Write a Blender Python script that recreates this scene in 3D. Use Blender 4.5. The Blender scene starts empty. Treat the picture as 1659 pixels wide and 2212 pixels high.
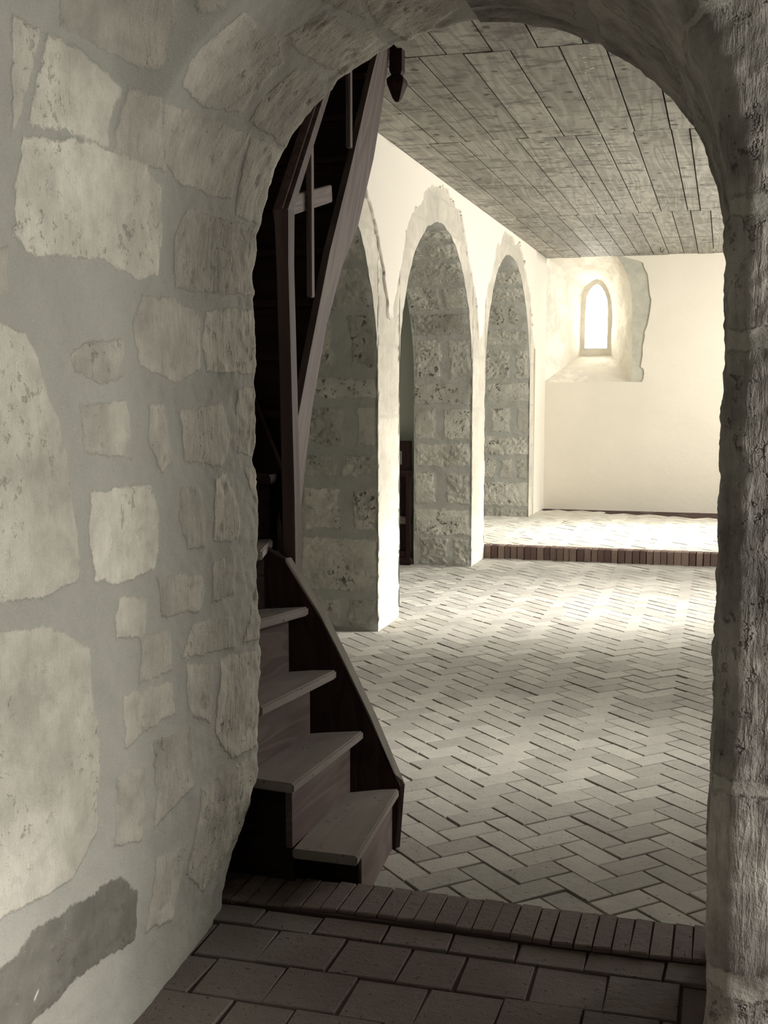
import bpy, bmesh, math, random
import numpy as np
from mathutils import Vector, Matrix

SC = bpy.context.scene
COL = SC.collection
random.seed(7)
PI = math.pi

# ------------------------------------------------------------------ camera
CAM_H = 1.55
PITCH = math.radians(5.9107)
YAW = math.radians(15.9978)
cam_data = bpy.data.cameras.new('camera')
cam = bpy.data.objects.new('camera', cam_data)
COL.objects.link(cam)
cam.location = (0, 0, CAM_H)
cam.rotation_euler = (PI / 2 - PITCH, 0, YAW)
cam_data.sensor_fit = 'VERTICAL'
cam_data.sensor_height = 36.0
cam_data.lens = 36.0 * 2550.0 / 2212.0
cam_data.clip_start = 0.05
SC.camera = cam

# ------------------------------------------------------------------ daylight
SKY = 19.0
SKY_GLOW = 185.0
world = bpy.data.worlds.new('world')
SC.world = world
world.use_nodes = True
wn = world.node_tree
wn.nodes.clear()
wo = wn.nodes.new('ShaderNodeOutputWorld')
wb = wn.nodes.new('ShaderNodeBackground')
wb.inputs['Color'].default_value = (1.0, 0.96, 0.89, 1)
wb.inputs['Strength'].default_value = SKY
wn.links.new(wb.outputs[0], wo.inputs[0])
# overcast sky, brightest in a broad patch part-way up on the side of the nave windows
wg = wn.nodes.new('ShaderNodeNewGeometry')
wd = wn.nodes.new('ShaderNodeVectorMath')
wd.operation = 'DOT_PRODUCT'
wn.links.new(wg.outputs['Incoming'], wd.inputs[0])
_e = math.radians(30)
_a = math.radians(12)
wd.inputs[1].default_value = (-math.cos(_e) * math.cos(_a), -math.cos(_e) * math.sin(_a), -math.sin(_e))
wc = wn.nodes.new('ShaderNodeMath')
wc.operation = 'MAXIMUM'
wn.links.new(wd.outputs['Value'], wc.inputs[0])
wc.inputs[1].default_value = 0.0
wp = wn.nodes.new('ShaderNodeMath')
wp.operation = 'POWER'
wn.links.new(wc.outputs[0], wp.inputs[0])
wp.inputs[1].default_value = 38.0
wm = wn.nodes.new('ShaderNodeMath')
wm.operation = 'MULTIPLY_ADD'
wn.links.new(wp.outputs[0], wm.inputs[0])
wm.inputs[1].default_value = SKY_GLOW
wm.inputs[2].default_value = SKY
wn.links.new(wm.outputs[0], wb.inputs['Strength'])


def portal(x, y, z, sx, sz, rot):
    l = bpy.data.lights.new('daylight_portal', 'AREA')
    l.shape = 'RECTANGLE'
    l.size = sx
    l.size_y = sz
    l.cycles.is_portal = True
    o = bpy.data.objects.new('daylight_portal', l)
    o.location = (x, y, z)
    o.rotation_euler = rot
    COL.objects.link(o)


# openings that let the daylight in: (y0, y1, z0, z1) in the nave's right wall
NAVE_WIN = [(5.15, 5.75, 1.45, 2.50), (8.1, 10.0, 1.25, 2.8), (11.6, 13.3, 1.25, 2.8)]
NAVE_X = 1.9
ROOM_X = 1.6
ROOM_WIN = (1.30, 2.0, 0.75, 1.95)
for (a0, a1, b0, b1) in NAVE_WIN:
    portal(NAVE_X + 0.02, (a0 + a1) / 2, (b0 + b1) / 2, b1 - b0, a1 - a0, (0, PI / 2, 0))
portal(ROOM_X + 0.02, (ROOM_WIN[0] + ROOM_WIN[1]) / 2, (ROOM_WIN[2] + ROOM_WIN[3]) / 2,
       ROOM_WIN[3] - ROOM_WIN[2], ROOM_WIN[1] - ROOM_WIN[0], (0, PI / 2, 0))
portal(-1.57, 15.24, 2.47, 0.3, 0.82, (-PI / 2, 0, 0))

SC.view_settings.view_transform = 'Standard'
SC.view_settings.look = 'None'
SC.view_settings.gamma = 1.0
SC.view_settings.use_curve_mapping = False
SC.view_settings.exposure = -0.25
SC.cycles.max_bounces = 8
SC.cycles.diffuse_bounces = 6
SC.cycles.use_adaptive_sampling = True
SC.cycles.adaptive_threshold = 0.02
SC.cycles.sample_clamp_indirect = 6.0


# ------------------------------------------------------------------ node helpers
class NT:
    def __init__(self, name):
        self.m = bpy.data.materials.new(name)
        self.m.use_nodes = True
        self.t = self.m.node_tree
        self.t.nodes.clear()
        self.out = self.n('ShaderNodeOutputMaterial')
        self.b = self.n('ShaderNodeBsdfPrincipled')
        self.t.links.new(self.b.outputs[0], self.out.inputs[0])
        self.tc = self.n('ShaderNodeTexCoord')

    def n(self, k, **kw):
        x = self.t.nodes.new(k)
        for a, v in kw.items():
            setattr(x, a, v)
        return x

    def l(self, a, b):
        if isinstance(a, (int, float)):
            b.default_value = a
        elif isinstance(a, tuple):
            n = len(b.default_value)
            b.default_value = tuple(a)[:n] if len(a) >= n else (*a, 1)
        else:
            self.t.links.new(a, b)

    def mapped(self, scale=(1, 1, 1), rot=(0, 0, 0)):
        mp = self.n('ShaderNodeMapping')
        mp.inputs['Scale'].default_value = scale
        mp.inputs['Rotation'].default_value = rot
        self.l(self.tc.outputs['Object'], mp.inputs[0])
        return mp.outputs[0]

    def noise(self, scale, detail=4, rough=0.55, vec=None, dist=0.0):
        x = self.n('ShaderNodeTexNoise')
        x.inputs['Scale'].default_value = scale
        x.inputs['Detail'].default_value = detail
        x.inputs['Roughness'].default_value = rough
        x.inputs['Distortion'].default_value = dist
        self.l(vec if vec is not None else self.tc.outputs['Object'], x.inputs['Vector'])
        return x.outputs['Fac']

    def voro(self, scale, vec=None, feature='F1'):
        x = self.n('ShaderNodeTexVoronoi')
        x.feature = feature
        x.inputs['Scale'].default_value = scale
        self.l(vec if vec is not None else self.tc.outputs['Object'], x.inputs['Vector'])
        return x.outputs['Distance']

    def ramp(self, fac, a, b, va=0.0, vb=1.0):
        x = self.n('ShaderNodeMapRange')
        x.interpolation_type = 'SMOOTHSTEP'
        self.l(fac, x.inputs[0])
        x.inputs[1].default_value = a
        x.inputs[2].default_value = b
        x.inputs[3].default_value = va
        x.inputs[4].default_value = vb
        return x.outputs[0]

    def math(self, op, a, b=0.0):
        x = self.n('ShaderNodeMath')
        x.operation = op
        self.l(a, x.inputs[0])
        self.l(b, x.inputs[1])
        return x.outputs[0]

    def mix(self, fac, a, b, mode='MIX'):
        x = self.n('ShaderNodeMixRGB')
        x.blend_type = mode
        self.l(fac, x.inputs[0])
        self.l(a, x.inputs[1])
        self.l(b, x.inputs[2])
        return x.outputs[0]

    def scale_col(self, col, fac):
        x = self.n('ShaderNodeVectorMath')
        x.operation = 'SCALE'
        self.l(col, x.inputs[0])
        self.l(fac, x.inputs['Scale'])
        return x.outputs[0]

    def attr(self, name):
        x = self.n('ShaderNodeAttribute')
        x.attribute_name = name
        return x.outputs['Fac']

    def bump(self, height, strength=0.5, dist=0.01):
        x = self.n('ShaderNodeBump')
        x.inputs['Strength'].default_value = strength
        x.inputs['Distance'].default_value = dist
        self.l(height, x.inputs['Height'])
        self.t.links.new(x.outputs[0], self.b.inputs['Normal'])

    def done(self, col, rough=0.9, spec=0.2):
        self.l(col, self.b.inputs['Base Color'])
        self.l(rough, self.b.inputs['Roughness'])
        self.b.inputs['Specular IOR Level'].default_value = spec
        return self.m


def stone_mat(name, stone, mortar, pit=1.0, streak=0.5, streak_rot=(0.6, 0, 0), bump=0.6, pit_scale=38, mort_dark=0.0, contrast=.2):
    """Blocks with mortar: the mesh attribute 'stone' (0 mortar, 1 block) and 'tint' (own shade of each block)."""
    t = NT(name)
    st = t.attr('stone')
    ti = t.attr('tint')
    big = t.noise(4.0, 5, 0.6)
    mid = t.noise(16.0, 5, 0.65)
    fine = t.noise(120.0, 3, 0.6)
    grit = t.noise(420.0, 2, 0.6)
    edge = t.math('ADD', st, t.math('MULTIPLY', t.math('SUBTRACT', t.noise(34, 5, .7), 0.5), 1.5))
    mask = t.ramp(edge, 0.32, 0.68)
    # chisel marks
    sv = t.mapped((60, 60, 9), streak_rot)
    chis = t.noise(1.0, 4, 0.6, sv, 0.4)
    # pits, only in some blocks
    pn = t.noise(pit_scale, 3, 0.7)
    where = t.ramp(t.noise(3.1, 3, .6), 0.46, 0.6)
    pits = t.math('MULTIPLY', t.ramp(pn, 0.57, 0.70), t.math('MULTIPLY', where, pit))
    pits = t.math('MULTIPLY', pits, mask)
    c_st = t.mix(t.ramp(big, 0.3, 0.7), tuple(v * (1 - contrast) for v in stone), tuple(min(1, v * (1 + contrast * .8)) for v in stone))
    c_st = t.scale_col(c_st, t.math('ADD', 0.86, t.math('MULTIPLY', mid, 0.3)))
    c_st = t.scale_col(c_st, t.math('ADD', 1.0, t.math('MULTIPLY', ti, 0.35)))
    c_mo = t.scale_col(mortar, t.math('ADD', 0.88, t.math('MULTIPLY', t.noise(7, 4), 0.24)))
    c_mo = t.scale_col(c_mo, t.math('ADD', 0.9, t.math('MULTIPLY', grit, 0.2)))
    col = t.mix(mask, c_mo, c_st)
    col = t.mix(t.math('MULTIPLY', pits, 0.36), col, (0.07, 0.05, 0.045))  # pits coloured dark for the shade and dirt in them
    # sandy grain: small dark grains and pale flecks everywhere
    sand = t.noise(260.0, 3, 0.75)
    col = t.scale_col(col, t.math('ADD', 0.80, t.math('MULTIPLY', sand, 0.40)))
    gr = t.ramp(t.voro(130.0), 0.20, 0.08)
    gr = t.math('MULTIPLY', gr, t.ramp(t.noise(24, 3, .6), 0.42, 0.62))
    col = t.mix(t.math('MULTIPLY', gr, 0.40), col, (0.10, 0.085, 0.075))
    fl = t.ramp(t.noise(70.0, 4, 0.75), 0.62, 0.74)
    col = t.mix(t.math('MULTIPLY', fl, 0.35), col, (0.62, 0.60, 0.53))
    h = t.math('MULTIPLY', mask, t.math('ADD', 0.08, t.math('MULTIPLY', chis, streak * 1.0)))
    h = t.math('ADD', h, t.math('MULTIPLY', mid, 0.45))
    h = t.math('ADD', h, t.math('MULTIPLY', fine, 0.22))
    h = t.math('ADD', h, t.math('MULTIPLY', grit, 0.08))
    h = t.math('SUBTRACT', h, t.math('MULTIPLY', pits, 0.9))
    t.bump(h, bump, 0.012)
    return t.done(col, 0.95, 0.1)


def plaster_mat(name, col, var=0.06):
    t = NT(name)
    c = t.scale_col(col, t.math('ADD', 1 - var, t.math('MULTIPLY', t.noise(2.2, 4, .6), 2 * var)))
    t.bump(t.math('ADD', t.noise(14, 4), t.math('MULTIPLY', t.noise(90, 2), .2)), 0.25, 0.01)
    return t.done(c, 0.95, 0.1)


def brick_mat(name, a, b, dirt=(0.05, 0.03, 0.028), bump=0.5, spec=0.25, rough=0.75, patch=None):
    t = NT(name)
    ti = t.attr('tint')
    c = t.mix(t.ramp(ti, -1, 1), a, b)
    n1 = t.noise(9, 5, .65)
    c = t.scale_col(c, t.math('ADD', 0.78, t.math('MULTIPLY', n1, 0.42)))
    if patch:
        c = t.mix(t.ramp(t.noise(1.3, 3, .5), 0.48, 0.66), c, patch)
    sp = t.ramp(t.noise(75, 2, .5), 0.66, 0.74)
    c = t.mix(t.math('MULTIPLY', sp, 0.75), c, dirt)
    h = t.math('ADD', t.noise(28, 5, .65), t.math('MULTIPLY', t.noise(160, 2), .3))
    h = t.math('SUBTRACT', h, t.math('MULTIPLY', sp, .6))
    t.bump(h, bump, 0.006)
    return t.done(c, rough, spec)


def wood_mat(name, a, b, axis='x', ring=26, bump=0.35, spec=0.25, rough=0.65, knots=0.0, use_tint=False, splash=False, specks=False):
    """Grain runs along the named axis of the object."""
    t = NT(name)
    sc = {'x': (0.09, 1, 1), 'y': (1, 0.09, 1), 'z': (1, 1, 0.09)}[axis]
    v = t.mapped(sc)
    if use_tint:
        off = t.n('ShaderNodeCombineXYZ')
        t.l(t.math('MULTIPLY', t.attr('tint'), 7.3), off.inputs[0])
        t.l(t.math('MULTIPLY', t.attr('tint'), 3.1), off.inputs[2])
        ad = t.n('ShaderNodeVectorMath')
        ad.operation = 'ADD'
        t.l(v, ad.inputs[0])
        t.l(off.outputs[0], ad.inputs[1])
        v = ad.outputs[0]
    base = t.noise(7, 2, .5, v, 0.3)
    w = t.math('SINE', t.math('MULTIPLY', base, ring * 3.0))
    w = t.ramp(w, -1, 1)
    f = t.noise(60, 4, .6, v)
    g = t.math('ADD', t.math('MULTIPLY', w, 0.45), t.math('MULTIPLY', f, 0.55))
    c = t.mix(g, a, b)
    big = t.noise(2.5, 4, .6)
    c = t.scale_col(c, t.math('ADD', 0.72, t.math('MULTIPLY', big, 0.56)))
    if use_tint:
        c = t.scale_col(c, t.math('ADD', 1.0, t.math('MULTIPLY', t.attr('tint'), 0.13)))
    h = g
    if knots:
        kv = t.mapped((1.0, 0.9, 1.0))
        k1 = t.voro(7.5, kv)
        k = t.ramp(t.math('ADD', k1, t.math('MULTIPLY', t.math('SUBTRACT', t.noise(18, 3), .5), .30)), 0.22, 0.07)
        c = t.mix(t.math('MULTIPLY', k, knots), c, (0.05, 0.035, 0.03))
        bl = t.ramp(t.noise(5.0, 5, .72, t.mapped((1.0, 2.2, 1))), 0.50, 0.64)
        c = t.mix(t.math('MULTIPLY', bl, 0.75), c, (0.10, 0.09, 0.08))
        kk = t.ramp(t.voro(13.0, t.mapped((1.0, 1.7, 1.0))), .16, .07)
        c = t.mix(t.math('MULTIPLY', kk, .8), c, (0.05, 0.035, 0.03))
    if splash:
        sep = t.n('ShaderNodeSeparateXYZ')
        t.l(t.tc.outputs['Object'], sep.inputs[0])
        lane = t.math('ABSOLUTE', t.math('SUBTRACT', sep.outputs[0], t.math('SUBTRACT', -0.22, t.math('MULTIPLY', sep.outputs[1], 0.075))))
        near = t.ramp(lane, 0.10, 0.02)
        sp = t.ramp(t.noise(26, 3, .6), 0.63, 0.68)
        c = t.mix(t.math('MULTIPLY', near, sp), c, (0.8, 0.76, 0.66))
    if specks:
        sp2 = t.ramp(t.voro(38), .20, .12)
        sp2 = t.math('MULTIPLY', sp2, t.ramp(t.noise(9, 2), .48, .56))
        c = t.mix(t.math('MULTIPLY', sp2, .8), c, (0.03, 0.02, 0.018))
        pale = t.ramp(t.noise(11, 5, .7), .56, .72)
        c = t.mix(t.math('MULTIPLY', pale, .35), c, (0.30, 0.29, 0.26))
    t.bump(h, bump, 0.004)
    return t.done(c, rough, spec)


M = {}
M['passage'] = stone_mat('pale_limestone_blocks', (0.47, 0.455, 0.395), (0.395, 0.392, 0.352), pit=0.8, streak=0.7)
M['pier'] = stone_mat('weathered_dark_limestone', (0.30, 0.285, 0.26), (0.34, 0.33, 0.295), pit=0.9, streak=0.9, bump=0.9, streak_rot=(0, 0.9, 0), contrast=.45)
M['reveal'] = stone_mat('pitted_limestone_blocks', (0.43, 0.42, 0.37), (0.385, 0.385, 0.35), pit=2.0, streak=0.25, bump=1.0, pit_scale=26)
M['facing'] = stone_mat('dressed_pale_limestone', (0.52, 0.49, 0.42), (0.47, 0.45, 0.39), pit=0.5, streak=0.2, bump=0.5, contrast=.1)
M['plaster'] = plaster_mat('cream_plaster', (0.74, 0.70, 0.62), 0.03)
M['plaster_end'] = plaster_mat('buff_plaster', (0.72, 0.68, 0.59), 0.07)
M['niche'] = stone_mat('smooth_niche_stone', (0.76, 0.73, 0.65), (0.70, 0.67, 0.59), pit=0.1, streak=0.2, bump=0.4, contrast=.12)
M['patch'] = stone_mat('grey_quoin_stone', (0.46, 0.455, 0.39), (0.36, 0.35, 0.30), pit=0.2, streak=0.2, bump=0.4, contrast=.1)
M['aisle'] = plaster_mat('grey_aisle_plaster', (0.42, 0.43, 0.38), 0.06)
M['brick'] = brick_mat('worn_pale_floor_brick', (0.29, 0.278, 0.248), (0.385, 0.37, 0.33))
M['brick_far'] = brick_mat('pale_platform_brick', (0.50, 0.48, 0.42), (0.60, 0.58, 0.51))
M['joint'] = plaster_mat('dark_floor_joint', (0.075, 0.05, 0.045), 0.2)
M['joint_passage'] = plaster_mat('brown_joint', (0.06, 0.042, 0.038), 0.2)
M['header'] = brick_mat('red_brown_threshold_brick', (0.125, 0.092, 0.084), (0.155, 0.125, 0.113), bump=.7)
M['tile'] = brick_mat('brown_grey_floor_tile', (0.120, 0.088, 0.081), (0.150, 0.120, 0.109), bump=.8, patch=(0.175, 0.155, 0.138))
M['margin'] = brick_mat('dark_soiled_brick', (0.05, 0.032, 0.028), (0.12, 0.09, 0.08))  # darker than the platform paving beside it
M['step_face'] = brick_mat('dark_red_step_brick', (0.09, 0.055, 0.048), (0.19, 0.14, 0.115))
M['ceil'] = wood_mat('weathered_grey_boards', (0.20, 0.19, 0.165), (0.37, 0.355, 0.305), 'y', ring=16, bump=.4, knots=0.9, use_tint=True, splash=True, spec=.2)
for ax in 'xyz':
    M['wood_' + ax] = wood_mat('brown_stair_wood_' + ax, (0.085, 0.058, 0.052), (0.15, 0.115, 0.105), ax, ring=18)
    M['dark_' + ax] = wood_mat('shade_toned_dark_wood_' + ax, (0.018, 0.009, 0.008), (0.035, 0.02, 0.018), ax, ring=18, spec=.1)  # dark wood; on the stair its near-black colour holds the shade
M['tread'] = wood_mat('worn_grey_tread_wood', (0.19, 0.165, 0.15), (0.24, 0.215, 0.195), 'y', ring=9, spec=.2, specks=True)
M['cap'] = wood_mat('pale_edge_wood', (0.22, 0.20, 0.175), (0.34, 0.32, 0.28), 'x', ring=9, spec=.2)  # paler than the board it runs along
M['post'] = wood_mat('brown_post_wood', (0.05, 0.028, 0.025), (0.10, 0.068, 0.062), 'z', ring=14)
M['beam'] = wood_mat('brown_stringer_wood', (0.06, 0.040, 0.035), (0.14, 0.107, 0.097), 'x', ring=14)
M['iron'] = NT('black_iron').done((0.02, 0.015, 0.014), 0.5, 0.5)
M['panel'] = NT('grey_panel').done((0.16, 0.14, 0.13), 0.6, 0.3)


# ------------------------------------------------------------------ mesh helpers
def link(name, me, mat, parent=None):
    o = bpy.data.objects.new(name, me)
    COL.objects.link(o)
    if mat:
        me.materials.append(mat)
    if parent:
        o.parent = parent
        o.matrix_parent_inverse = parent.matrix_world.inverted()
    return o


def struct(o):
    o['kind'] = 'structure'
    return o


def hash3(ix, iy, iz, seed):
    h = (ix * 374761393 + iy * 668265263 + iz * 2147483647 + seed * 1274126177) & 0xffffffff
    h = ((h ^ (h >> 13)) * 1274126177) & 0xffffffff
    h = h ^ (h >> 16)
    return (h & 0xffffff) / float(0xffffff)


def vnoise(p, scale, seed=0):
    q = p * scale
    i = np.floor(q).astype(np.int64)
    f = q - i
    f = f * f * (3 - 2 * f)
    r = 0
    for dx in (0, 1):
        for dy in (0, 1):
            for dz in (0, 1):
                w = (f[..., 0] if dx else 1 - f[..., 0]) * (f[..., 1] if dy else 1 - f[..., 1]) * (f[..., 2] if dz else 1 - f[..., 2])
                r = r + w * hash3(i[..., 0] + dx, i[..., 1] + dy, i[..., 2] + dz, seed)
    return r * 2 - 1


def fbm(p, scale, octs=4, seed=0, gain=0.5):
    r = 0
    a = 1
    s = 0
    for k in range(octs):
        r = r + a * vnoise(p, scale * 2 ** k, seed + k * 17)
        s += a
        a *= gain
    return r / s


def smooth(a, b, x):
    t = np.clip((x - a) / (b - a), 0, 1)
    return t * t * (3 - 2 * t)


def grid_mesh(name, P, mat, attrs=None, flip=False, keep=None, parent=None, shade=True):
    """P: (n, m, 3) array of points -> one quad grid."""
    n, m, _ = P.shape
    me = bpy.data.meshes.new(name)
    idx = np.arange(n * m).reshape(n, m)
    a, b, c, d = idx[:-1, :-1], idx[1:, :-1], idx[1:, 1:], idx[:-1, 1:]
    q = np.stack([a, b, c, d] if not flip else [a, d, c, b], -1).reshape(-1, 4)
    if keep is not None:
        q = q[keep.reshape(-1)]
    me.vertices.add(n * m)
    me.vertices.foreach_set('co', P.reshape(-1).astype(np.float32))
    me.loops.add(len(q) * 4)
    me.loops.foreach_set('vertex_index', q.reshape(-1).astype(np.int32))
    me.polygons.add(len(q))
    me.polygons.foreach_set('loop_start', (np.arange(len(q)) * 4).astype(np.int32))
    me.polygons.foreach_set('loop_total', np.full(len(q), 4, np.int32))
    me.update(calc_edges=True)
    me.validate()
    if shade:
        me.polygons.foreach_set('use_smooth', np.ones(len(me.polygons), bool))
    for k, v in (attrs or {}).items():
        at = me.attributes.new(k, 'FLOAT', 'POINT')
        at.data.foreach_set('value', v.reshape(-1).astype(np.float32))
    return link(name, me, mat, parent)


def normals(P):
    du = np.gradient(P, axis=0)
    dv = np.gradient(P, axis=1)
    n = np.cross(du, dv)
    return n / np.maximum(np.linalg.norm(n, axis=-1, keepdims=True), 1e-9)


def poly_sdf(px, py, poly):
    """Signed distance to a polygon, positive inside."""
    pts = np.array(poly, float)
    d = np.full(px.shape, 1e9)
    inside = np.zeros(px.shape, bool)
    k = len(pts)
    for i in range(k):
        x1, y1 = pts[i]
        x2, y2 = pts[(i + 1) % k]
        ex, ey = x2 - x1, y2 - y1
        t = np.clip(((px - x1) * ex + (py - y1) * ey) / (ex * ex + ey * ey + 1e-12), 0, 1)
        d = np.minimum(d, np.hypot(px - x1 - t * ex, py - y1 - t * ey))
        c = (y1 > py) != (y2 > py)
        with np.errstate(divide='ignore', invalid='ignore'):
            xi = (x2 - x1) * (py - y1) / (y2 - y1 if y2 != y1 else 1e-12) + x1
        inside ^= c & (px < xi)
    return np.where(inside, d, -d)


def stone_fields(A, B, P, polys, tints, soft=0.012, rnd=0.010, wob=0.012, seed=3):
    """Masks for blocks laid out in the surface's own coordinates A, B."""
    w1 = fbm(P, 14, 3, seed) * wob
    w2 = fbm(P, 13, 3, seed + 50) * wob
    a = A + w1
    b = B + w2
    st = np.zeros(A.shape)
    ti = np.zeros(A.shape)
    for poly, tn in zip(polys, tints):
        pa = [p[0] for p in poly]
        pb = [p[1] for p in poly]
        m = (a > min(pa) - .05) & (a < max(pa) + .05) & (b > min(pb) - .05) & (b < max(pb) + .05)
        if not m.any():
            continue
        sd = poly_sdf(a[m], b[m], poly) - rnd * 0.2
        v = np.clip(0.5 + sd / (2 * soft), 0, 1)
        cur = st[m]
        tt = ti[m]
        tt = np.where(v > cur, tn, tt)
        st[m] = np.maximum(cur, v)
        ti[m] = tt
    return st, ti


def box_bm(bm, x0, x1, y0, y1, z0, z1):
    v = [bm.verts.new((x, y, z)) for z in (z0, z1) for x, y in ((x0, y0), (x1, y0), (x1, y1), (x0, y1))]
    for f in ((0, 3, 2, 1), (4, 5, 6, 7), (0, 1, 5, 4), (1, 2, 6, 5), (2, 3, 7, 6), (3, 0, 4, 7)):
        bm.faces.new([v[i] for i in f])
    return v


def bm_obj(name, bm, mat, parent=None, bevel=0.0, seg=2, smooth_=False):
    if bevel > 0:
        bmesh.ops.bevel(bm, geom=list(bm.edges), offset=bevel, segments=seg, affect='EDGES', clamp_overlap=True)
    bmesh.ops.recalc_face_normals(bm, faces=list(bm.faces))
    me = bpy.data.meshes.new(name)
    bm.to_mesh(me)
    bm.free()
    if smooth_:
        me.polygons.foreach_set('use_smooth', np.ones(len(me.polygons), bool))
    return link(name, me, mat, parent)


def box(name, x0, x1, y0, y1, z0, z1, mat, parent=None, bevel=0.0):
    bm = bmesh.new()
    box_bm(bm, x0, x1, y0, y1, z0, z1)
    return bm_obj(name, bm, mat, parent, bevel)


def prism(name, pts, z0, z1, mat, parent=None, bevel=0.0, wear=0.0):
    """Horizontal plate with polygon outline."""
    bm = bmesh.new()
    lo = [bm.verts.new((x, y, z0)) for x, y in pts]
    hi = [bm.verts.new((x, y, z1)) for x, y in pts]
    n = len(pts)
    bm.faces.new(hi)
    bm.faces.new(lo[::-1])
    for i in range(n):
        bm.faces.new((lo[i], lo[(i + 1) % n], hi[(i + 1) % n], hi[i]))
    return bm_obj(name, bm, mat, parent, bevel)


def upright(name, p, q, z0, z1, th, mat, parent=None, bevel=0.002, z0b=None, z1b=None):
    """Vertical board between two plan points; the ends may differ in height; th to the left of p->q."""
    p = Vector((p[0], p[1], 0))
    q = Vector((q[0], q[1], 0))
    d = (q - p).normalized()
    n = Vector((-d.y, d.x, 0)) * th
    z0b = z0 if z0b is None else z0b
    z1b = z1 if z1b is None else z1b
    bm = bmesh.new()
    co = [p + Vector((0, 0, z0)), q + Vector((0, 0, z0b)), q + Vector((0, 0, z1b)), p + Vector((0, 0, z1))]
    a = [bm.verts.new(c) for c in co]
    b = [bm.verts.new(c + n) for c in co]
    bm.faces.new(a)
    bm.faces.new(b[::-1])
    for i in range(4):
        bm.faces.new((a[i], b[i], b[(i + 1) % 4], a[(i + 1) % 4]))
    return bm_obj(name, bm, mat, parent, bevel)


def plate(name, pts3, nrm, mat, parent=None, bevel=0.003, axis=None):
    """Board whose outline is a list of points in a plane, thickened along nrm; local x axis along `axis` so the grain follows it."""
    X = Vector(axis).normalized()
    N = Vector(nrm)
    th = N.length
    N = N.normalized()
    Y = N.cross(X).normalized()
    X = Y.cross(N).normalized()
    R = Matrix((X, Y, N)).transposed()
    o0 = Vector(pts3[0])
    Ri = R.inverted()
    bm = bmesh.new()
    a = [bm.verts.new(Ri @ (Vector(p) - o0)) for p in pts3]
    b = [bm.verts.new(v.co + Vector((0, 0, th))) for v in a]
    n = len(a)
    bm.faces.new(a)
    bm.faces.new(b[::-1])
    for i in range(n):
        bm.faces.new((a[i], b[i], b[(i + 1) % n], a[(i + 1) % n]))
    if bevel:
        bmesh.ops.bevel(bm, geom=list(bm.edges), offset=bevel, segments=2, affect='EDGES', clamp_overlap=True)
    bmesh.ops.recalc_face_normals(bm, faces=list(bm.faces))
    me = bpy.data.meshes.new(name)
    bm.to_mesh(me)
    bm.free()
    o = bpy.data.objects.new(name, me)
    me.materials.append(mat)
    COL.objects.link(o)
    mw = Matrix.Translation(o0) @ R.to_4x4()
    if parent:
        o.parent = parent
        o.matrix_parent_inverse = Matrix.Identity(4)
        o.matrix_basis = parent.matrix_basis.inverted() @ mw
    else:
        o.matrix_basis = mw
    return o


def bricks_mesh(name, items, mat, th, bevel=0.0022, jit=0.0012, kind='structure', zfun=None):
    """items: (list of 4 plan corners ccw, z top). All bricks of one paved surface in one mesh, each with its own shade."""
    V = []
    F = []
    T = []
    for pts, z in items:
        c = [sum(p[0] for p in pts) / len(pts), sum(p[1] for p in pts) / len(pts)]
        dz = random.gauss(0, jit)
        tx, ty = random.gauss(0, 0.004), random.gauss(0, 0.004)
        tn = random.uniform(-1, 1)
        b = len(V)
        ring0, ring1, ring2 = [], [], []
        n = len(pts)
        for (x, y) in pts:
            jx, jy = random.gauss(0, .0012), random.gauss(0, .0012)
            x += jx
            y += jy
            L = math.hypot(x - c[0], y - c[1])
            xi, yi = x - (x - c[0]) / L * bevel * 1.6, y - (y - c[1]) / L * bevel * 1.6
            zz = z + dz + tx * (x - c[0]) + ty * (y - c[1])
            ring0.append((x, y, z - th))
            ring1.append((x, y, zz - bevel))
            ring2.append((xi, yi, zz))
        V += ring0 + ring1 + ring2
        for i in range(n):
            j = (i + 1) % n
            F.append((b + i, b + j, b + n + j, b + n + i))
            F.append((b + n + i, b + n + j, b + 2 * n + j, b + 2 * n + i))
        F.append(tuple(b + 2 * n + i for i in range(n)))
        T += [tn] * (3 * n)
    me = bpy.data.meshes.new(name)
    me.from_pydata(V, [], F)
    at = me.attributes.new('tint', 'FLOAT', 'POINT')
    at.data.foreach_set('value', T)
    o = link(name, me, mat)
    if kind:
        o['kind'] = kind
    return o


def clip_poly(pts, x0, x1, y0, y1):
    def cut(ps, f, inter):
        r = []
        for i in range(len(ps)):
            a, b = ps[i], ps[(i + 1) % len(ps)]
            fa, fb = f(a), f(b)
            if fa >= 0:
                r.append(a)
            if (fa >= 0) != (fb >= 0):
                t = fa / (fa - fb)
                r.append((a[0] + t * (b[0] - a[0]), a[1] + t * (b[1] - a[1])))
        return r
    for f in (lambda p: p[0] - x0, lambda p: x1 - p[0], lambda p: p[1] - y0, lambda p: y1 - p[1]):
        pts = cut(pts, f, None)
        if len(pts) < 3:
            return []
    return pts


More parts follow.
